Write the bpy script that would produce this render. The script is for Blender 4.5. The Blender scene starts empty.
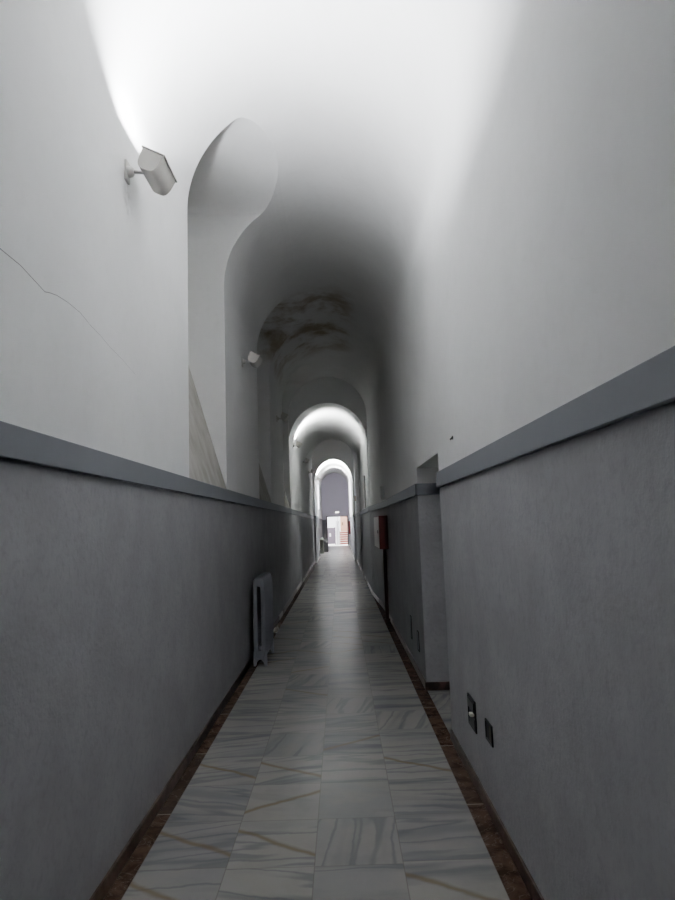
import bpy, bmesh, math, random
from mathutils import Vector, Matrix, Euler

C = bpy.context.scene.collection
PI = math.pi
rnd = random.Random(7)

# ------------------------------------------------------------------ dimensions (metres, camera eye at 1.5)
XL, XR = -1.034, 0.72
TRIM_LO, TRIM_HI = 1.735, 1.842
SKIRT = 0.07

# ------------------------------------------------------------------ node helper
class NT:
    def __init__(s, name):
        s.m = bpy.data.materials.new(name); s.m.use_nodes = True
        s.t = s.m.node_tree; s.N = s.t.nodes; s.L = s.t.links
        s.bsdf = s.N['Principled BSDF']
        g = s.N.new('ShaderNodeNewGeometry'); s.pos = g.outputs['Position']
        sp = s.N.new('ShaderNodeSeparateXYZ'); s.L.new(s.pos, sp.inputs[0])
        s.x, s.y, s.z = sp.outputs
    def put(s, sock, v):
        if hasattr(v, 'is_linked'): s.L.new(v, sock)
        else: sock.default_value = v
    def math(s, op, a, b=0.0, c=0.0, clamp=False):
        n = s.N.new('ShaderNodeMath'); n.operation = op; n.use_clamp = clamp
        for i, v in enumerate((a, b, c)): s.put(n.inputs[i], v)
        return n.outputs[0]
    def add(s, a, b): return s.math('ADD', a, b)
    def sub(s, a, b): return s.math('SUBTRACT', a, b)
    def mul(s, a, b): return s.math('MULTIPLY', a, b)
    def step(s, a, lo, hi):                      # smooth 0..1
        n = s.N.new('ShaderNodeMapRange'); n.interpolation_type = 'SMOOTHSTEP'
        s.put(n.inputs[0], a); s.put(n.inputs[1], lo); s.put(n.inputs[2], hi)
        return n.outputs[0]
    def gt(s, a, b): return s.math('GREATER_THAN', a, b)
    def lt(s, a, b): return s.math('LESS_THAN', a, b)
    def mix(s, f, a, b):
        n = s.N.new('ShaderNodeMix'); n.data_type = 'RGBA'
        s.put(n.inputs[0], f)
        for i, v in ((6, a), (7, b)):
            if isinstance(v, tuple) and len(v) == 3: v = (*v, 1)
            s.put(n.inputs[i], v)
        return n.outputs[2]
    def vec(s, x, y, z):
        n = s.N.new('ShaderNodeCombineXYZ')
        for i, v in enumerate((x, y, z)): s.put(n.inputs[i], v)
        return n.outputs[0]
    def noise(s, v, scale, detail=4, rough=0.55, dist=0.0, out=0):
        n = s.N.new('ShaderNodeTexNoise'); s.put(n.inputs['Vector'], v)
        n.inputs['Scale'].default_value = scale; n.inputs['Detail'].default_value = detail
        n.inputs['Roughness'].default_value = rough; n.inputs['Distortion'].default_value = dist
        return n.outputs[out]
    def white(s, v):
        n = s.N.new('ShaderNodeTexWhiteNoise'); s.put(n.inputs['Vector'], v)
        sp = s.N.new('ShaderNodeSeparateColor'); s.L.new(n.outputs['Color'], sp.inputs[0])
        return sp.outputs
    def bump(s, h, strength, dist=0.01):
        n = s.N.new('ShaderNodeBump'); n.inputs['Strength'].default_value = strength
        n.inputs['Distance'].default_value = dist; s.L.new(h, n.inputs['Height'])
        s.L.new(n.outputs[0], s.bsdf.inputs['Normal'])
    def out(s, col, rough=0.6, metal=0.0, spec=0.5):
        if isinstance(col, tuple) and len(col) == 3: col = (*col, 1)
        s.put(s.bsdf.inputs['Base Color'], col); s.put(s.bsdf.inputs['Roughness'], rough)
        s.put(s.bsdf.inputs['Metallic'], metal); s.put(s.bsdf.inputs['Specular IOR Level'], spec)
        return s.m

def paint(name, col, rough=0.5, metal=0.0, var=0.12, scale=9.0, spec=0.5):
    n = NT(name)
    f = n.noise(n.pos, scale, 4)
    d = tuple(c * (1 - var) for c in col); l = tuple(min(1, c * (1 + var)) for c in col)
    return n.out(n.mix(f, d, l), rough, metal, spec)

# ------------------------------------------------------------------ materials
def mat_plaster():
    n = NT('painted_plaster')
    big = n.noise(n.pos, 1.1, 4)
    fine = n.noise(n.pos, 14, 5)
    upper = n.mix(n.step(big, .3, .7), (.735, .735, .732), (.785, .785, .782))
    upper = n.mix(n.mul(n.step(fine, .45, .8), .25), upper, (.68, .68, .67))
    # brown damp stains on the vault around the second recess
    dy = n.mul(n.step(n.y, 8.2, 9.0), n.sub(1, n.step(n.y, 10.6, 12.4)))
    dx = n.sub(1, n.step(n.x, .05, .40))
    dz = n.step(n.z, 3.9, 4.25)
    sn = n.noise(n.pos, 1.9, 5, .6, .15)
    st = n.mul(n.mul(n.mul(dy, dx), dz), n.step(sn, .44, .66))
    upper = n.mix(n.mul(st, .75), upper, (.29, .215, .13))
    # dirt of the sloping sills (normal points up)
    g = n.N.new('ShaderNodeNewGeometry'); sp = n.N.new('ShaderNodeSeparateXYZ'); n.L.new(g.outputs['Normal'], sp.inputs[0])
    up = n.mul(n.step(sp.outputs[2], .1, .2), n.gt(n.z, 1.845))
    dn = n.noise(n.vec(n.mul(n.x, 1.5), n.mul(n.y, 2.2), n.mul(n.z, 1.2)), 2.0, 5)
    upper = n.mix(n.mul(up, n.add(.55, n.mul(n.step(dn, .3, .7), .35))), upper, (.33, .31, .262))
    # soot smudge below the first wall lamp
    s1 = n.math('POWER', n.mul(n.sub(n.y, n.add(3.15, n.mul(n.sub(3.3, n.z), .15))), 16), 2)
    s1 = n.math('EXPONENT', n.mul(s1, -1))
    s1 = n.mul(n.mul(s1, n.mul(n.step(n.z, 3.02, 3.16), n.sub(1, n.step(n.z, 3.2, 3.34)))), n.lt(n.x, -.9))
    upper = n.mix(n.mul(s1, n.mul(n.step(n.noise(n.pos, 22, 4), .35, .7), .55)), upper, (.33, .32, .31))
    # grey dado paint
    dn2 = n.noise(n.pos, 3.2, 6, .6)
    dn3 = n.noise(n.pos, 26, 5, .65)
    dado = n.mix(n.step(dn2, .3, .75), (.295, .295, .307), (.350, .350, .364))
    dado = n.mix(n.mul(n.step(dn3, .45, .75), .5), dado, (.245, .245, .258))
    hall = n.step(n.y, 44.97, 44.99)
    upper = n.mix(hall, upper, (.66, .635, .72))
    col = n.mix(n.gt(n.z, 1.79), dado, upper)
    rough = n.add(.78, n.mul(n.gt(n.z, 1.79), .12))
    isd = n.sub(1, n.gt(n.z, 1.79))
    h = n.add(n.mul(n.noise(n.pos, 3.0, 3), .8), n.mul(n.mul(n.noise(n.pos, 48, 4, .6), .32), n.add(.2, n.mul(isd, 1.6))))
    n.bump(h, .30, .02)
    return n.out(col, rough, 0, .25)

def mat_floor():
    n = NT('marble_tiles')
    TX, TY = .3925, .465
    u = n.mul(n.sub(n.x, -.95), 1 / TX); iu = n.math('FLOOR', u)
    # each column of slabs is laid with a small slip
    slip = n.white(n.vec(iu, 3.7, 1.3))
    v = n.mul(n.add(n.sub(n.y, 3.085), n.mul(n.sub(slip[0], .5), .05)), 1 / TY); iv = n.math('FLOOR', v)
    fu = n.sub(u, iu); fv = n.sub(v, iv)
    r = n.white(n.vec(iu, iv, .5)); q = n.white(n.vec(iu, iv, 9.5))
    # per-slab rotated coordinates for the veins
    lx = n.sub(fu, .5); ly = n.sub(fv, .5)
    turn = n.gt(q[0], .84)
    ang = n.add(n.mul(n.sub(r[0], .5), .5), n.mul(turn, 1.35))
    ca, sa = n.math('COSINE', ang), n.math('SINE', ang)
    vx = n.add(n.mul(lx, ca), n.mul(ly, sa)); vy = n.sub(n.mul(ly, ca), n.mul(lx, sa))
    off = n.mul(r[1], 37)
    wv = n.noise(n.vec(n.mul(vx, .8), n.mul(vy, 1.2), off), 2.0, 4)
    band = n.noise(n.vec(n.mul(vx, .16), n.add(n.mul(vy, 1.25), n.mul(wv, .16)), off), 2.6, 3, .5)
    g1 = n.step(band, .47, .70)
    thin = n.math('ABSOLUTE', n.sub(n.noise(n.vec(n.mul(vx, .14), n.add(n.mul(vy, 1.3), n.mul(wv, .20)), n.add(off, 5)), 2.0, 2), .5))
    g2 = n.mul(n.sub(1, n.step(thin, .004, .045)), n.gt(r[2], .25))
    base = n.mix(q[1], (.285, .28, .262), (.215, .215, .215))
    base = n.mix(n.mul(n.step(wv, .35, .65), .5), base, (.275, .265, .235))
    base = n.mix(n.mul(g1, n.add(.15, n.mul(q[2], .75))), base, (.115, .118, .134))
    base = n.mix(n.mul(g2, .5), base, (.105, .108, .124))
    # tan diagonal streaks on some slabs
    sgn = n.sub(n.mul(n.gt(r[0], .5), 2), 1)
    dg = n.add(n.mul(lx, .55), n.mul(ly, sgn))
    td = n.math('ABSOLUTE', n.add(dg, n.mul(n.sub(wv, .5), .16)))
    tan = n.mul(n.sub(1, n.step(td, .0, .075)), n.gt(q[0], .62)); tan = n.mul(tan, n.lt(q[0], .84))
    base = n.mix(n.mul(tan, .7), base, (.165, .118, .06))
    cloud = n.noise(n.pos, 5, 5)
    base = n.mix(n.mul(n.step(cloud, .45, .75), .25), base, (.165, .165, .162))
    # joints
    e = n.math('MINIMUM', n.mul(n.math('MINIMUM', fu, n.sub(1, fu)), TX), n.mul(n.math('MINIMUM', fv, n.sub(1, fv)), TY))
    joint = n.sub(1, n.step(e, .0008, .0035))
    base = n.mix(n.mul(joint, .6), base, (.14, .13, .115))
    # dark brown marble border along both walls
    inr = n.mul(n.gt(n.x, .62), n.lt(n.x, .722)); inl = n.lt(n.x, -.95)
    near = n.lt(n.y, 26.0)
    bord = n.mul(n.math('MAXIMUM', inr, inl), near)
    bn = n.noise(n.pos, 9, 6, .65, .6)
    bc = n.mix(n.step(bn, .35, .65), (.034, .021, .016), (.105, .066, .048))
    bpiece = n.white(n.vec(n.math('FLOOR', n.mul(n.add(n.y, .02), 1.09)), n.gt(n.x, 0), 2.2))
    bc = n.mix(n.mul(bpiece[0], .55), bc, (.065, .055, .046))
    vn = n.math('ABSOLUTE', n.sub(n.noise(n.pos, 6, 4, .55, 1.2), .5))
    bc = n.mix(n.mul(n.sub(1, n.step(vn, .0, .012)), .4), bc, (.22, .18, .155))
    by = n.mul(n.add(n.y, .02), 1.09); bj = n.math('ABSOLUTE', n.sub(n.math('FRACT', by), .5))
    bc = n.mix(n.mul(n.gt(bj, .494), .6), bc, (.30, .26, .22))
    col = n.mix(bord, base, bc)
    rough = n.add(.185, n.mul(cloud, .075))
    n.bump(n.mul(n.sub(1, joint), 1.0), .15, .003)
    m = n.out(col, .6, 0, 0.0)
    gl = n.N.new('ShaderNodeBsdfGlossy'); n.put(gl.inputs['Roughness'], rough); gl.inputs['Color'].default_value = (1, 1, 1, 1)
    fr = n.N.new('ShaderNodeFresnel'); fr.inputs['IOR'].default_value = 1.45
    mx = n.N.new('ShaderNodeMixShader'); n.put(mx.inputs[0], n.mul(fr.outputs[0], .26))
    n.L.new(n.bsdf.outputs[0], mx.inputs[1]); n.L.new(gl.outputs[0], mx.inputs[2])
    n.L.new(mx.outputs[0], n.N['Material Output'].inputs[0])
    return m

def mat_marble_skirt():
    n = NT('brown_marble_skirting')
    bn = n.noise(n.pos, 8, 6, .65, .6)
    c = n.mix(n.step(bn, .35, .65), (.035, .022, .018), (.115, .078, .060))
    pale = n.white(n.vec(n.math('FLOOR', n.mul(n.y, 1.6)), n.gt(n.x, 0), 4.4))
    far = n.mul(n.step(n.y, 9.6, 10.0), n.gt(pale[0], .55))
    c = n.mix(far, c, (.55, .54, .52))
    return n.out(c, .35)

M = {}
M['plaster'] = mat_plaster()
M['floor'] = mat_floor()
M['skirt'] = mat_marble_skirt()
M['trim'] = paint('grey_gloss_band_paint', (.185, .196, .220), .55, 0, .05, 6)
M['lamp'] = paint('lamp_cream_enamel', (.62, .60, .56), .45, 0, .06, 20)
M['lamp_dark'] = paint('lamp_baffle_dark', (.03, .03, .03), .7, 0, .05, 20)
M['plate'] = paint('lamp_plate_enamel', (.52, .51, .48), .5, 0, .1, 25)
M['radiator'] = paint('radiator_grey_enamel', (.20, .205, .225), .42, 0, .06, 12)
M['brass'] = paint('valve_dull_brass', (.30, .25, .16), .4, .7, .1, 30)
M['red'] = paint('cabinet_red_enamel', (.10, .010, .009), .4, 0, .12, 8)
M['dark_red'] = paint('pipe_dark_red_paint', (.045, .012, .010), .5, 0, .2, 12)
M['white_panel'] = paint('white_enamel_panel', (.66, .66, .64), .35, 0, .05, 10)
M['grey_metal'] = paint('grey_conduit', (.12, .12, .12), .5, .2, .1, 12)
M['black'] = paint('black_plastic', (.018, .018, .020), .45, 0, .2, 10)
M['box_dark'] = paint('dark_wall_box', (.030, .030, .032), .6, 0, .2, 30)
M['box_olive'] = paint('olive_wall_box', (.075, .070, .048), .6, 0, .2, 30)
M['cream'] = paint('cream_plastic', (.70, .68, .60), .4, 0, .05, 10)
M['olive'] = paint('dark_olive_bin', (.022, .025, .016), .5, 0, .15, 8)
M['crack'] = paint('hairline_crack', (.30, .29, .29), .9, 0, .2, 20)
M['wood_door'] = paint('dark_painted_door', (.16, .16, .17), .5, 0, .1, 5)
M['frame'] = paint('door_frame_grey', (.20, .20, .22), .5, 0, .08, 6)
M['brown'] = paint('brown_plaque', (.24, .16, .10), .5, 0, .1, 10)
M['ground'] = paint('pale_paving', (.70, .69, .66), .7, 0, .08, 2)
M['salmon'] = paint('salmon_render', (.70, .42, .31), .85, 0, .10, 2)
M['tread'] = paint('pale_stone_tread', (.72, .60, .54), .7, 0, .06, 4)
M['riser'] = paint('red_brick_riser', (.32, .10, .08), .8, 0, .15, 12)
M['lilac'] = paint('lilac_grey_gate_paint', (.17, .14, .17), .6, 0, .1, 5)
M['white_wall'] = paint('white_render', (.80, .79, .80), .8, 0, .04, 3)

def mat_glass():
    n = NT('clear_lamp_glass')
    t = n.N.new('ShaderNodeBsdfTransparent'); t.inputs[0].default_value = (.94, .95, .95, 1)
    g = n.N.new('ShaderNodeBsdfGlossy'); g.inputs['Roughness'].default_value = .05
    f = n.N.new('ShaderNodeFresnel'); mx = n.N.new('ShaderNodeMixShader')
    n.L.new(f.outputs[0], mx.inputs[0]); n.L.new(t.outputs[0], mx.inputs[1]); n.L.new(g.outputs[0], mx.inputs[2])
    n.L.new(mx.outputs[0], n.N['Material Output'].inputs[0])
    return n.m
M['glass'] = mat_glass()
def mat_emit(name, col, s):
    n = NT(name); n.put(n.bsdf.inputs['Emission Color'], (*col, 1)); n.bsdf.inputs['Emission Strength'].default_value = s
    return n.out(col, .4)
M['exit_glow'] = mat_emit('lit_emergency_lens', (1, .98, .92), 3.0)

# ------------------------------------------------------------------ mesh helpers
def obj(name, bm, mat, parent=None, smooth=None):
    me = bpy.data.meshes.new(name); bmesh.ops.recalc_face_normals(bm, faces=bm.faces) if smooth != 'keep' else None
    bm.to_mesh(me); bm.free(); me.materials.append(mat)
    if isinstance(smooth, (int, float)):
        me.shade_smooth(); me.set_sharp_from_angle(angle=math.radians(smooth))
    o = bpy.data.objects.new(name, me); C.objects.link(o)
    if parent: o.parent = parent
    return o
def struct(name, bm, mat, parent=None, smooth=None):
    o = obj(name, bm, mat, parent, smooth)
    if parent is None: o['kind'] = 'structure'
    return o
def tag(o, label, cat, group=None):
    o['label'] = label; o['category'] = cat
    if group: o['group'] = group
    return o
def thing(name, label, cat, loc=(0, 0, 0), rz=0, group=None):
    o = bpy.data.objects.new(name, None); C.objects.link(o); o.empty_display_size = .1
    o.location = loc; o.rotation_euler = (0, 0, rz)
    return tag(o, label, cat, group)
def dup(root, loc, label):
    r = root.copy(); C.objects.link(r); r.location = loc; r['label'] = label
    for ch in list(root.children):
        c = ch.copy(); C.objects.link(c); c.parent = r
        for g in list(ch.children):
            d = g.copy(); C.objects.link(d); d.parent = c
    return r

def box(bm, x0, x1, y0, y1, z0, z1, bev=0.0, seg=2):
    vs = [bm.verts.new((x, y, z)) for x in (x0, x1) for y in (y0, y1) for z in (z0, z1)]
    fs = [(0, 1, 3, 2), (4, 6, 7, 5), (0, 4, 5, 1), (2, 3, 7, 6), (0, 2, 6, 4), (1, 5, 7, 3)]
    ff = [bm.faces.new([vs[i] for i in f]) for f in fs]
    if bev:
        es = list({e for f in ff for e in f.edges})
        bmesh.ops.bevel(bm, geom=es, offset=bev, segments=seg, affect='EDGES', profile=.5)
    return bm
def NB(): return bmesh.new()
def bx(*a, **k): return box(NB(), *a, **k)
def tube(bm, pts, r, n=12, caps=True):
    pts = [Vector(p) for p in pts]; rs = r if isinstance(r, (list, tuple)) else [r] * len(pts)
    rings = []
    for i, p in enumerate(pts):
        d = (pts[min(i + 1, len(pts) - 1)] - pts[max(i - 1, 0)]).normalized()
        a = d.orthogonal().normalized() if i == 0 else (pa - d * pa.dot(d)).normalized()
        pa = a; b = d.cross(a)
        rings.append([bm.verts.new(p + (a * math.cos(t) + b * math.sin(t)) * rs[i]) for t in [2 * PI * k / n for k in range(n)]])
    for A, B in zip(rings, rings[1:]):
        for k in range(n): bm.faces.new((A[k], A[(k + 1) % n], B[(k + 1) % n], B[k]))
    if caps: bm.faces.new(rings[0][::-1]); bm.faces.new(rings[-1])
    return bm
def prism(bm, prof, axis, a0, a1):
    """prof: list of 2D points in the plane across `axis` ('x': (y,z), 'y': (x,z), 'z': (x,y))"""
    def P(p, a):
        return {'x': (a, p[0], p[1]), 'y': (p[0], a, p[1]), 'z': (p[0], p[1], a)}[axis]
    A = [bm.verts.new(P(p, a0)) for p in prof]; B = [bm.verts.new(P(p, a1)) for p in prof]
    n = len(prof)
    bm.faces.new(A[::-1]); bm.faces.new(B)
    for k in range(n): bm.faces.new((A[k], A[(k + 1) % n], B[(k + 1) % n], B[k]))
    return bm

# ------------------------------------------------------------------ the corridor shell: union of the hollow volumes
def arch_profile(x0, x1, spring, rise, seg=56):
    cx, a = (x0 + x1) / 2, (x1 - x0) / 2
    p = [(x0, 0.0)]
    p += [(cx - a * math.cos(PI * k / seg), spring + rise * math.sin(PI * k / seg)) for k in range(seg + 1)]
    p += [(x1, 0.0)]
    return p
SECTIONS = [  # y0, y1, x0, x1, spring, rise
    (-12.0, 11.4, XL, XR, 3.78, .87),
    (13.7, 20.0, -1.045, .625, 3.20, .88),
    (19.9, 26.0, -1.060, .610, 4.02, .88),
    (25.9, 30.0, -.985, .530, 3.15, .93),
    (29.9, 45.0, -1.250, .585, 4.05, .95),
]
def tool(bm):
    bmesh.ops.recalc_face_normals(bm, faces=bm.faces)
    me = bpy.data.meshes.new('void'); bm.to_mesh(me); bm.free()
    o = bpy.data.objects.new('void', me); C.objects.link(o); return o
voids = []
for y0, y1, x0, x1, sp, ri in SECTIONS:
    voids.append(tool(prism(NB(), arch_profile(x0, x1, sp, ri), 'y', y0, y1)))
def loft(stations):
    bm = NB(); L = [[bm.verts.new((x, y, z)) for x, z in p] for y, p in stations]
    n = len(L[0])
    for A, B in zip(L, L[1:]):
        for k in range(n): bm.faces.new((A[k], A[(k + 1) % n], B[(k + 1) % n], B[k]))
    bm.faces.new(L[0][::-1]); bm.faces.new(L[-1])
    return bm
XT = .632                                                                    # the corridor narrows on the right
voids.append(tool(loft([(11.3, arch_profile(XL, XR, 3.78, .87)), (11.4, arch_profile(XL, XR, 3.78, .87)), (13.8, arch_profile(XL, XT, 3.78, .87))])))
RECESS = [(4.50, 6.00), (8.44, 9.94), (12.20, 13.68)]
def recess(y0, y1):
    bm = NB(); yc, a = (y0 + y1) / 2, (y1 - y0) / 2
    loops = []
    for X, zb in ((-.22, TRIM_HI), (XL, TRIM_HI), (-1.72, TRIM_HI + .686 * 3.45)):
        pts = [(y0, zb)] + [(yc - a * math.cos(PI * k / 20), 4.48 + .125 * math.sin(PI * k / 20)) for k in range(21)] + [(y1, zb)]
        loops.append([bm.verts.new((X, y, z)) for y, z in pts])
    n = len(loops[0])
    for A, B in zip(loops, loops[1:]):
        for k in range(n): bm.faces.new((A[k], A[(k + 1) % n], B[(k + 1) % n], B[k]))
    bm.faces.new(loops[0]); bm.faces.new(loops[-1][::-1])
    return bm
for r in RECESS: voids.append(tool(recess(*r)))
DOOR_Y0, DOOR_Y1, DOOR_Z = 4.69, 6.03, 1.985
voids.append(tool(bx(.30, 1.25, DOOR_Y0, DOOR_Y1, 0, DOOR_Z)))              # doorway in the right wall
EX0, EX1, EZ = -.93, .46, 1.97
voids.append(tool(bx(EX0, EX1, 44.5, 45.4, 0, EZ)))                        # doorway at the far end
base = voids[0]
for v in voids[1:]:
    md = base.modifiers.new('u', 'BOOLEAN'); md.operation = 'UNION'; md.solver = 'EXACT'; md.object = v
dg = bpy.context.evaluated_depsgraph_get()
full = bpy.data.meshes.new_from_object(base.evaluated_get(dg))
for v in voids: 
    me = v.data; bpy.data.objects.remove(v); bpy.data.meshes.remove(me)

def region(f):
    c, nn = f.calc_center_median(), f.normal       # normals point out of the void here
    if abs(c.z) < 1e-3 and abs(nn.z) > .9: return None
    if c.y > 45.3 and abs(nn.y) > .9: return None
    if c.y > 44.95: return 'wall_end'
    if c.y < -11.9: return 'wall_back'
    for x0, x1, y0, y1, side in ((XR + .001, 9, DOOR_Y0 - .01, DOOR_Y1 + .01, 'wall_right'),):
        if c.x > x0 and y0 <= c.y <= y1: return side
    for y0, y1 in RECESS:
        if y0 - .01 <= c.y <= y1 + .01 and c.x < XL - .01: return 'wall_left'
    if abs(nn.y) > .9 and c.y > 10:
        return 'ceiling' if abs(c.x + .2) < .6 else ('wall_left' if c.x < 0 else 'wall_right')
    if abs(nn.x) > .99 and c.z < 2.8: return 'wall_left' if nn.x < 0 and c.x < 0 else 'wall_right'
    return 'ceiling'
for nm in ('wall_left', 'wall_right', 'ceiling', 'wall_end', 'wall_back'):
    bm = NB(); bm.from_mesh(full)
    kill = [f for f in bm.faces if region(f) != nm]
    bmesh.ops.delete(bm, geom=kill, context='FACES')
    bmesh.ops.delete(bm, geom=[v for v in bm.verts if not v.link_faces], context='VERTS')
    bmesh.ops.reverse_faces(bm, faces=bm.faces)
    o = obj(nm, bm, M['plaster'], None, 'keep')
    if nm == 'ceiling':
        o.data.shade_smooth(); o.data.set_sharp_from_angle(angle=math.radians(8))
    o['kind'] = 'structure'
    if nm == 'wall_left': WL = o
    if nm == 'wall_right': WR = o
bpy.data.meshes.remove(full)

bm = NB()
box(bm, -1.45, 1.45, -12, 45.4, -.06, 0)
struct('floor', bm, M['floor'])

# hairline crack across the left wall
CR = [(1.55, 2.395), (1.95, 2.39), (2.08, 2.385), (2.26, 2.365), (2.30, 2.372), (2.36, 2.385), (2.46, 2.395), (2.58, 2.39), (2.69, 2.375), (2.80, 2.362), (2.93, 2.345), (3.10, 2.33), (3.30, 2.30)]
bm = NB(); prev = None
for i, (y, z) in enumerate(CR):
    w = .0019 * (1 - .75 * i / (len(CR) - 1)); z += rnd.uniform(-.004, .004)
    cur = (bm.verts.new((XL + .0012, y, z - w)), bm.verts.new((XL + .0012, y, z + w)))
    if prev: bm.faces.new((prev[0], cur[0], cur[1], prev[1]))
    prev = cur
obj('plaster_crack', bm, M['crack'], WL)

# ------------------------------------------------------------------ bands and skirtings
T = .022; EPS = -.002
def run(segs, z0, z1, t):
    """segs: (axis, wall coordinate, from, to, side) -> thin boxes lying on the wall"""
    bm = NB()
    for ax, w, a, b, s in segs:
        lo, hi = ((w + EPS, w + t) if s > 0 else (w - t, w - EPS)) if ax != 'd' else (0, 0)
        if ax == 'd':
            (xa, ya), (xb, yb) = a, b
            prism(bm, [(xa + .002, ya), (xb + .002, yb), (xb - t, yb), (xa - t, ya)], 'z', z0, z1)
        elif ax == 'x': box(bm, lo, hi, a, b, z0, z1, bev=.003, seg=1)
        else: box(bm, a, b, lo, hi, z0, z1, bev=.003, seg=1)
    return bm
LEFT = [('x', XL, -12, 13.8, 1), ('x', -1.045, 13.8, 20, 1), ('x', -1.06, 20, 26, 1), ('y', 26.0, -1.06, -.985, -1), ('x', -.985, 26, 30, 1), ('x', -1.25, 30, 45, 1)]
RIGHT = [('x', XR, -12, DOOR_Y0, -1), ('x', XR, DOOR_Y1 - T, 11.4, -1), ('d', 0, (XR, 11.4), (XT, 13.8), -1), ('x', .625, 13.8, 20, -1), ('x', .61, 20, 26, -1), ('x', .53, 26, 30, -1), ('x', .585, 30, 45, -1)]
JAMB = [('y', DOOR_Y1, XR - T, 1.20, -1)]
struct('trim_1', run(LEFT, TRIM_LO, TRIM_HI, T), M['trim'])
struct('trim_2', run(RIGHT, TRIM_LO, TRIM_HI, T), M['trim'])
struct('trim_3', run(JAMB, TRIM_LO, TRIM_HI, T), M['trim'])
S = .013
struct('baseboard_left', run(LEFT, 0, SKIRT, S), M['skirt'])
struct('baseboard_right', run(RIGHT, 0, SKIRT, S), M['skirt'])
struct('baseboard_doorway', run([('y', DOOR_Y1, XR - S, 1.20, -1)], 0, SKIRT, .02), M['skirt'])

# closed panelled door at the back of the right-hand doorway
d = struct('door_1', bx(1.20, 1.24, DOOR_Y0 + .005, DOOR_Y1 - .005, .005, DOOR_Z - .005), M['wood_door'])
bm = NB()
for z0, z1 in ((.15, .85), (1.0, 1.85)):
    box(bm, 1.185, 1.20, DOOR_Y0 + .15, DOOR_Y1 - .15, z0, z1, bev=.01)
obj('door_panel', bm, M['wood_door'], d)
bm = tube(NB(), [(1.20, DOOR_Y0 + .09, 1.0), (1.15, DOOR_Y0 + .09, 1.0), (1.15, DOOR_Y0 + .2, 1.0)], .009)
obj('door_handle', bm, M['brass'], d)

# ------------------------------------------------------------------ wall floodlights (one module repeated along the left wall)
LAMP_PITCH = 3.94
def make_lamp(label, loc):
    """origin: where the mounting plate meets the wall"""
    t = thing('wall_floodlight', label, 'lamp', loc, 0, 'floodlights along the left wall')
    # plate
    bm = NB()
    box(bm, -.004, .012, -.030, .030, -.055, .055, bev=.005)
    tube(bm, [(.012, 0, 0), (.030, 0, 0), (.040, 0, 0)], [.030, .026, .016], 20)
    obj('mounting_plate', bm, M['plate'], t, 35)
    bm = tube(NB(), [(.035, 0, 0), (.085, .006, -.004), (.130, .02, .006)], [.009, .008, .008], 12)
    obj('arm', bm, M['plate'], t, 40)
    # housing: D-shaped trough, open towards the glass; local X outwards, Z up
    A1, A3 = Vector((.100, .104)), Vector((.206, .052))
    e = (A3 - A1).normalized(); nrm = Vector((-e.y, e.x))          # glass normal (right and up)
    mid = (A1 + A3) / 2; hw = (A3 - A1).length / 2
    def trough(w, dep, n=16, lip=.0):
        pts = [mid - e * w + nrm * lip]
        for k in range(n + 1):
            a = PI * k / n
            pts.append(mid - e * (w * .96) * math.copysign(abs(math.cos(a)) ** .55, math.cos(a)) - nrm * (.014 + dep * math.sin(a) ** .75))
        pts.append(mid + e * w + nrm * lip)
        return pts
    Y0, Y1 = -.05, .20
    bm = NB()
    po, pi_ = trough(hw, .092), trough(hw - .005, .085)
    def ring(pts, y): return [bm.verts.new((p.x, y, p.y)) for p in pts]
    oa, ob = ring(po, Y0), ring(po, Y1)
    ia, ib = ring(pi_, Y0 + .005), ring(pi_, Y1 - .005)
    n = len(po)
    for k in range(n - 1):
        bm.faces.new((oa[k], oa[k + 1], ob[k + 1], ob[k]))
    bm.faces.new(oa[::-1]); bm.faces.new(ob)
    bm.faces.new((oa[0], ob[0], ib[0], ia[0])); bm.faces.new((oa[-1], ia[-1], ib[-1], ob[-1]))
    bm.faces.new((oa[0], ia[0], ia[-1], oa[-1])); bm.faces.new((ob[0], ob[-1], ib[-1], ib[0]))
    hs = obj('housing', bm, M['lamp'], t, 30)
    bm = NB(); ia, ib = ring(pi_, Y0 + .005), ring(pi_, .098)
    for k in range(n - 1): bm.faces.new((ia[k], ib[k], ib[k + 1], ia[k + 1]))
    bm.faces.new(ia); bm.faces.new(ib[::-1])
    obj('beam_baffle', bm, M['lamp_dark'], t, 30)  # unseen black insert, shortened so its end plate cuts the forward beam
    # rim lip of the glass frame
    bm = NB()
    def pt(p, y): return (p.x, y, p.y)
    for sgn in (-1, 1):
        c = mid + e * (hw + .002) * sgn
        tube(bm, [pt(c, Y0 - .003), pt(c, Y1 + .003)], .005, 8)
    for y in (Y0 - .001, Y1 + .001):
        tube(bm, [pt(mid - e * hw, y), pt(mid + e * hw, y)], .005, 8)
    obj('glass_frame', bm, M['lamp'], t, 40)
    # glass pane
    bm = NB()
    q = [mid - e * (hw - .003) - nrm * .004, mid + e * (hw - .003) - nrm * .004]
    bm.faces.new([bm.verts.new(v) for v in (pt(q[0], Y0 + .004), pt(q[1], Y0 + .004), pt(q[1], Y1 - .004), pt(q[0], Y1 - .004))])
    obj('glass', bm, M['glass'], t)
    # clamp screw on the flank
    bm = tube(NB(), [(.128, .02, .008), (.150, .028, .02)], .013, 14)
    obj('clamp', bm, M['plate'], t, 40)
    return t, mid, nrm
lamps = {}
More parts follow.
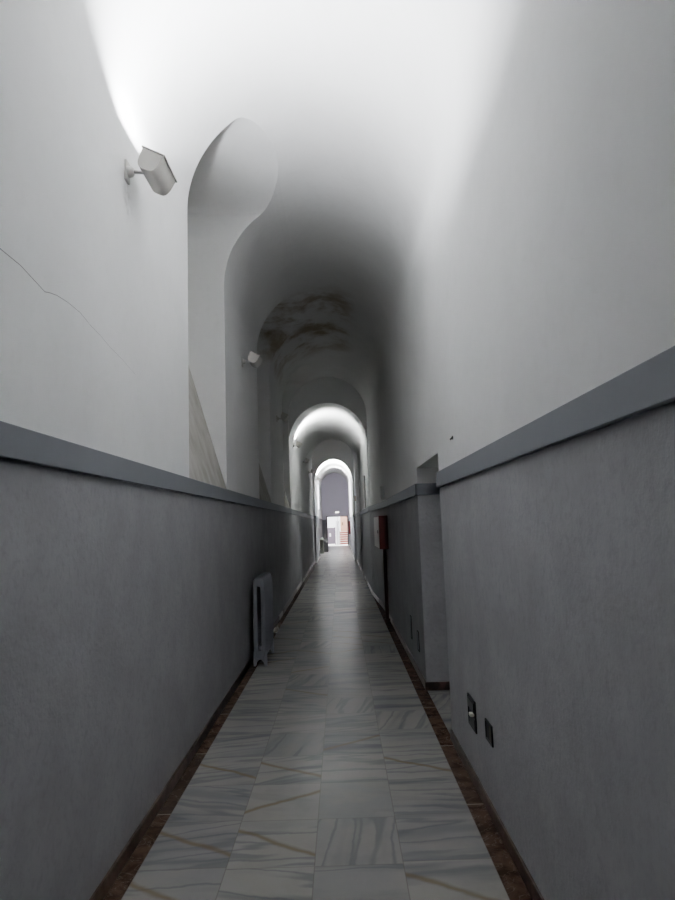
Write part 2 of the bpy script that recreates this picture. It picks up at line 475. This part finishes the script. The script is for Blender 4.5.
specs = [
    ('cream floodlight lit nearest on left wall before the first tall recess', 3.15, XL),
    ('unlit cream floodlight between first and second recess of left wall', 7.09, XL),
    ('small unlit floodlight on the left wall just before the bright arch', 11.05, XL),
    ('dark silhouetted floodlight lighting the first bright arch from its left side', 14.97, -1.045),
    ('pale unlit floodlight on left wall just inside the first bright arch', 18.91, -1.045),
    ('tiny pale floodlight on left wall halfway between the two bright arches', 22.85, -1.06),
    ('tiny dark floodlight at left edge of the second, farthest bright arch', 26.75, -.985),
    ('tiny pale floodlight farthest away, left of the lilac end wall', 30.70, -1.25),
]
for i, (lb, y, xw) in enumerate(specs):
    loc = (xw, y, 3.32)
    if i == 0: L0, MID, NRM = make_lamp(lb, loc); lamps[y] = L0
    else: dup(L0, loc, lb)

def flood(loc, power, col=(1, 1, 1), name='flood', length=.046, yc=.017):
    d = bpy.data.lights.new(name, 'AREA'); d.shape = 'RECTANGLE'; d.size = length; d.size_y = .096
    d.energy = power; d.color = col
    o = bpy.data.objects.new(name, d); C.objects.link(o)
    p = MID - NRM * RECESSED
    o.location = Vector(loc) + Vector((p.x, yc, p.y))
    zax = Vector((-NRM.x, 0, -NRM.y)); xax = Vector((0, 1, 0))       # area lights shine along -Z
    Z = zax; X = xax; Y = Z.cross(X)
    o.rotation_euler = Matrix((X, Y, Z)).transposed().to_euler()
    return o
RECESSED = .035
flood((XL, 3.15, 3.32), 80, (.955, .966, 1.0), 'flood_near')
flood((-1.045, 14.97, 3.32), 72, (.98, 1.0, .98), 'flood_middle', .024, -.031)
flood((-.985, 26.75, 3.32), 420, (1, 1, 1), 'flood_far', .024, -.031)
flood((-1.25, 30.7 , 3.32), 900, (1, 1, 1), 'flood_hall', .10, .025)
flood((XL, -8.67, 3.32), 80, (.955, .966, 1.0), 'added_flood_behind')  # unseen light added behind the camera at the lamp spacing, no lamp body

# ------------------------------------------------------------------ radiator
RX0, RX1 = -.990, -.842
rad = thing('radiator', 'grey cast iron column radiator standing at the foot of the left wall', 'radiator', (-.916, 7.25, 0))
def section_bm(legs):
    """one two-column section across X, slot in the middle; thickness along Y"""
    w = (RX1 - RX0) / 2; th = .024
    N = 40
    def sup(a, hx, hz, cz, p):
        c, s = math.cos(a), math.sin(a)
        return (hx * math.copysign(abs(c) ** p, c), cz + hz * math.copysign(abs(s) ** p, s))
    outer = [sup(2 * PI * k / N, w, .440, .505, .42) for k in range(N)]
    inner = [sup(2 * PI * k / N, .017, .355, .500, .35) for k in range(N)]
    bm = NB(); L = []
    for pts, y, sc in ((outer, -th * .55, .93), (outer, -th, .80), (inner, -th, 1.4), (inner, -th * .4, 1.0), (inner, th * .4, 1.0), (inner, th, 1.4), (outer, th, .80), (outer, th * .55, .93), (outer, 0, 1.0)):
        r = []
        for x, z in pts:
            if pts is outer and sc < 1:
                x = math.copysign(max(0, abs(x) - w * (1 - sc)), x); z = .505 + (z - .505) * (1 - (1 - sc) * .12)
            if pts is inner: x *= sc
            r.append(bm.verts.new((x, y, z)))
        L.append(r)
    n = len(L)
    for i in range(n):
        A, B = L[i], L[(i + 1) % n]
        for k in range(N): bm.faces.new((A[k], A[(k + 1) % N], B[(k + 1) % N], B[k]))
    if legs:
        for sx in (-1, 1):
            x = sx * w
            pr = [(x * .98, .16), (x * .985, .0), (x * .66, .0), (x * .46, .045), (0, .075), (0, .16)]
            prism(bm, pr, 'y', -th * .8, th * .8)
    return bm
NS = 12
bm_mid = None
for i in range(NS):
    y = .024 + i * .0655
    if i in (0, NS - 1):
        o = obj('section', section_bm(True), M['radiator'], rad, 40)
    elif bm_mid is None:
        o = bm_mid = obj('section', section_bm(False), M['radiator'], rad, 40)
    else:
        o = bm_mid.copy(); C.objects.link(o); o.parent = rad
    o.location = (0, y, 0)
bm = NB()
tube(bm, [(0, .03, .86), (0, .024 + (NS - 1) * .0655, .86)], .024, 14)
obj('connecting_hub', bm, M['radiator'], rad, 40)
obj('connecting_hub', tube(NB(), [(0, .03, .19), (0, .024 + (NS - 1) * .0655, .19)], .024, 14), M['radiator'], rad, 40)
bm = tube(NB(), [(0, .72, .19), (0, .785, .19), (-.02, .795, .19), (-.045, .795, .19), (-.045, .795, .005)], .011, 12)
tube(bm, [(0, .75, .19), (0, .77, .19)], .018, 8)
vp = obj('supply_pipe', bm, M['radiator'], rad, 40)
bm = tube(NB(), [(0, .785, .198), (0, .785, .235), (0, .785, .25)], [.012, .016, .010], 14)
obj('valve_knob', bm, M['black'], vp, 40)

# ------------------------------------------------------------------ fire hose cabinet on the right wall
HY0, HY1, HZ0, HZ1 = 10.05, 11.3, 1.09, 1.60
cab = thing('fire_hose_cabinet', 'red fire hose cabinet with pale front on the right wall past the doorway', 'fire cabinet', (XR - .0005, HY0, HZ0))
obj('case', bx(-.135, .0, 0, HY1 - HY0, 0, HZ1 - HZ0, bev=.008), M['red'], cab)
bm = bx(-.146, -.1352, .015, HY1 - HY0 - .015, .015, HZ1 - HZ0 - .015, bev=.003)
dr = obj('door', bm, M['white_panel'], cab)
obj('latch', bx(-.156, -.146, .05, .09, .24, .29, bev=.003), M['grey_metal'], dr)
bm = tube(NB(), [(-.055, .10, -.001), (-.055, .10, -.93), (-.055, .10, -1.085)], .026, 14)
rp = obj('riser_pipe', bm, M['dark_red'], cab, 40)
bm = tube(NB(), [(-.055, .10, -1.088), (-.055, .10, -1.05)], [.05, .045], 18)
obj('pipe_collar', bm, M['dark_red'], rp, 40)

# white upright sign plate above the cabinet
pl = obj('sign_plate', bx(.655, XR, 10.46, 10.475, 1.86, 2.07, bev=.002), M['white_panel'])
tag(pl, 'thin white projecting plate on the right wall above the red cabinet', 'sign')
# dark conduit on the right wall beyond the first bright arch
cd = obj('cable_conduit', tube(NB(), [(.612, 15.6, 1.845), (.612, 15.6, 2.35), (.612, 15.6, 2.62)], .020, 10), M['grey_metal'], None, 40)
tag(cd, 'thin dark vertical conduit on the right wall inside the first bright arch', 'conduit')
pq = obj('wall_plaque', bx(.56, .61, 24.5, 24.55, 2.32, 2.52, bev=.004), M['brown'])
tag(pq, 'small brown plaque on the right wall before the farthest bright arch', 'sign')

# ------------------------------------------------------------------ wall boxes low on the right wall
def wall_box(label, y0, y1, z0, z1, kind):
    yc = (y0 + y1) / 2
    t = thing('wall_box', label, 'wall box', (XR, yc, z0), 0, 'low wall boxes on the right wall')
    h, w = z1 - z0, y1 - y0
    fr = NB(); f = .008
    for a0, a1, b0, b1 in ((-w / 2, w / 2, 0, f), (-w / 2, w / 2, h - f, h), (-w / 2, -w / 2 + f, f, h - f), (w / 2 - f, w / 2, f, h - f)):
        box(fr, -.008, .002, a0, a1, b0, b1)
    obj('frame', fr, M[kind], t)
    obj('back_plate', bx(-.003, .001, -w / 2 + f, w / 2 - f, f, h - f), M[kind], t)
    return t, w, h
t, w, h = wall_box('larger black open socket box with a white stub, right wall near doorway', 3.78, 3.99, .315, .485, 'box_dark')
st = NB(); box(st, -.026, -.003, -.060, -.015, h * .46, h * .56, bev=.003); obj('white_stub', st, M['cream'], t)
bm = NB(); box(bm, -.012, -.003, -.09, .09, h * .60, h * .92, bev=.003); box(bm, -.010, -.003, -.09, .06, h * .08, h * .40, bev=.003); obj('socket_insert', bm, M['black'], t)
t, w, h = wall_box('smaller olive black wall box, the one nearest the camera on the right wall', 3.375, 3.52, .375, .475, 'box_dark')
bm = NB(); box(bm, -.006, -.003, -.062, -.01, .01, h - .01, bev=.001); obj('blank_cover', bm, M['box_olive'], t)
t, w, h = wall_box('narrow dark wall box low on the right wall just past the doorway', 6.44, 6.56, .25, .44, 'box_dark')
bm = NB(); box(bm, -.006, -.003, -.05, .05, .01, h - .01, bev=.001); obj('blank_cover', bm, M['trim'], t)
t, w, h = wall_box('second narrow dark wall box past the doorway, farther one', 7.08, 7.18, .26, .50, 'box_dark')
bm = NB(); box(bm, -.006, -.003, -.04, .04, .01, h - .01, bev=.001); obj('blank_cover', bm, M['trim'], t)

# old fixing left in the plaster above the band
nl = thing('wall_hook', 'small dark iron hook in the white plaster above the right band', 'hook', (XR, 4.05, 2.01))
obj('rosette', tube(NB(), [(.002, 0, 0), (-.006, 0, 0)], [.014, .010], 10), M['grey_metal'], nl)
obj('hook_shank', tube(NB(), [(-.004, 0, 0), (-.018, -.015, -.012), (-.020, -.03, -.012), (-.012, -.045, -.004)], .005, 8), M['grey_metal'], nl)

# ------------------------------------------------------------------ far end: door, exit lamp, bins, red cabinet
dm = struct('door_2', NB(), M['frame'])
me = dm.data; bm = NB()
F = .05
box(bm, EX0 - F, EX0 + .002, 44.96, 45.10, 0, EZ + F); box(bm, EX1 - .002, EX1 + F, 44.96, 45.10, 0, EZ + F)
box(bm, EX0, EX1, 44.96, 45.10, EZ - .002, EZ + F)
bm.to_mesh(me); bm.free()
obj('centre_post', bx(-.215, -.190, 45.20, 45.24, .0, EZ), M['white_wall'], dm)
lf = NB()
for s0, s1 in ((EX0 + .02, EX0 + .05),):
    box(lf, s0, s1, 44.25, 44.94, .02, EZ - .02, bev=.004)
leaf = obj('door_leaf', lf, M['lilac'], dm)
ex = thing('exit_lamp', 'small white emergency lamp above the far glazed doorway', 'lamp', (-.20, 44.985, 2.28))
obj('lamp_body', bx(-.14, .14, -.06, .014, -.05, .05, bev=.012), M['cream'], ex)
obj('lamp_lens', bx(-.12, .12, -.075, -.06, -.035, .03, bev=.005), M['exit_glow'], ex)

def bin_thing(label, x, y, w, d, h, m):
    t = thing('litter_bin', label, 'bin', (x, y, 0), 0, 'litter bins near the far door')
    bm = NB()
    for z0, z1, k in ((0, .03, .92), (.03, h * .82, .96)):
        box(bm, -w / 2 * k, w / 2 * k, -d / 2 * k, d / 2 * k, z0, z1, bev=.012)
    obj('body', bm, m, t)
    obj('rim', bx(-w / 2, w / 2, -d / 2, d / 2, h * .82, h * .86, bev=.008), m, t)
    bm = NB()
    prism(bm, [(-d / 2 * .92, h * .86), (d / 2 * .92, h * .86), (d / 2 * .5, h), (-d / 2 * .5, h)], 'x', -w / 2 * .92, w / 2 * .92)
    obj('lid', bm, m, t)
bin_thing('dark olive litter bin, the left one of two near the far door', -.985, 33.6, .20, .34, .82, M['olive'])
bin_thing('black litter bin, right of the olive bin near far door', -.84, 35.6, .30, .34, .68, M['black'])
fc = thing('extinguisher_box', 'dark red box on the right wall beside the far door', 'fire cabinet', (.584, 39.5, .86))
obj('case', bx(-.115, .0, 0, .5, 0, .78, bev=.01), M['red'], fc)
obj('front_panel', bx(-.122, -.115, .04, .46, .04, .74, bev=.003), M['dark_red'], fc)

# ------------------------------------------------------------------ outdoors behind the far door
g = NB(); box(g, -9, 9, 45.4, 80, -.12, -.02); struct('ground', g, M['ground'])
stair = thing('outdoor_stair', 'outdoor brick stair with pale treads and dark railing beyond the door', 'stair', (.35, 48.3, -.02))
for i in range(6):
    z = .155 * i
    s = obj('step', bx(-.43, .60, .30 * i, .30 * 6 + .3, z, z + .11), M['riser'], stair)
    obj('tread', bx(-.45, .60, .30 * i - .02, .30 * (i + 1) + .02, z + .11, z + .155), M['tread'], s)
bm = tube(NB(), [(-.47, -.06, 0), (-.47, -.06, .92)], .022, 8); tube(bm, [(-.47, 1.6, .80), (-.47, 1.6, 1.75)], .022, 8)
tube(bm, [(-.47, -.08, .92), (-.47, 1.65, 1.78)], .026, 8)
obj('railing', bm, M['black'], stair, 40)
fa = thing('salmon_building', 'sunlit salmon rendered house wall rising behind the outdoor stair', 'building', (1.2, 50.4, -.02))
obj('wall', bx(-1.22, 3.0, 0, .4, 0, 2.6), M['salmon'], fa)
obj('coping', bx(-1.26, 3.04, -.05, .45, 2.6, 2.70, bev=.01), M['white_wall'], fa)
obj('wall_lantern', bx(-1.10, -1.0, -.10, 0.0, 1.38, 1.62, bev=.01), M['brown'], fa)
gt = thing('garden_gate', 'lilac grey low gate with white plate outside the door, left', 'gate', (-.78, 48.0, -.02))
bm = NB(); box(bm, -.62, .34, 0, .05, .06, 1.25, bev=.005)
obj('gate_leaf', bm, M['lilac'], gt)
obj('white_plate', bx(-.06, .06, -.02, 0, .60, .84, bev=.003), M['white_wall'], gt)
obj('gate_post', bx(.34, .40, -.02, .07, 0, 1.30, bev=.005), M['lilac'], gt)
wp = obj('garden_pillar', bx(-.36, -.16, 48.6, 48.8, -.02, 1.7, bev=.01), M['white_wall'])
tag(wp, 'white pillar standing between the outdoor gate and the brick stair', 'pillar')

# framed glowing pane, added to brighten the last hall and its end wall
wn = struct('fill_panel_1', NB(), M['frame']); bm = NB()
for a0, a1, b0, b1 in ((34, 38, 2.3, 2.36), (34, 38, 4.04, 4.1), (34, 34.06, 2.36, 4.04), (37.94, 38, 2.36, 4.04), (35.97, 36.03, 2.36, 4.04)):
    box(bm, -1.252, -1.20, a0, a1, b0, b1)
bm.to_mesh(wn.data); bm.free()
obj('fill_pane', bx(-1.246, -1.235, 34.05, 37.95, 2.35, 4.05), mat_emit('fill_pane_glow', (.96, .95, 1.0), 9.0), wn)

# ------------------------------------------------------------------ daylight
w = bpy.data.worlds.new('sky'); bpy.context.scene.world = w; w.use_nodes = True
bg = w.node_tree.nodes['Background']
sky = w.node_tree.nodes.new('ShaderNodeTexSky'); sky.sky_type = 'HOSEK_WILKIE'; sky.turbidity = 6; sky.sun_direction = (.35, .4, .8)
mixn = w.node_tree.nodes.new('ShaderNodeMix'); mixn.data_type = 'RGBA'; mixn.inputs[0].default_value = .75
w.node_tree.links.new(sky.outputs[0], mixn.inputs[6]); mixn.inputs[7].default_value = (.95, .97, 1, 1)
w.node_tree.links.new(mixn.outputs[2], bg.inputs[0]); bg.inputs[1].default_value = 2.2
sd = bpy.data.lights.new('sun', 'SUN'); sd.energy = 6.0; sd.angle = .02; so = bpy.data.objects.new('sun', sd); C.objects.link(so)
so.rotation_euler = (math.radians(-42), 0, math.radians(12)); so.location = (0, 40, 20)

# ------------------------------------------------------------------ camera
cd_ = bpy.data.cameras.new('camera'); cam = bpy.data.objects.new('camera', cd_); C.objects.link(cam)
F_PX = 652.74
cd_.sensor_fit = 'VERTICAL'; cd_.sensor_height = 36.0; cd_.lens = F_PX / 900 * 36.0
cd_.clip_start = .02; cd_.clip_end = 300
P_, Y_, R_ = .112335, .000818, -.0333668
m = Matrix.Rotation(Y_, 3, 'Z') @ Matrix.Rotation(PI / 2 + P_, 3, 'X') @ Matrix.Rotation(R_, 3, 'Z')
cam.matrix_world = Matrix.Translation((0, 0, 1.5)) @ m.to_4x4()
sc = bpy.context.scene; sc.camera = cam
sc.cycles.max_bounces = 14; sc.cycles.diffuse_bounces = 9; sc.cycles.glossy_bounces = 4
sc.cycles.caustics_reflective = False; sc.cycles.caustics_refractive = False
sc.view_settings.view_transform = 'AgX'; sc.view_settings.look = 'AgX - Medium High Contrast'; sc.view_settings.gamma = 1.38
sc.view_settings.exposure = 0.28
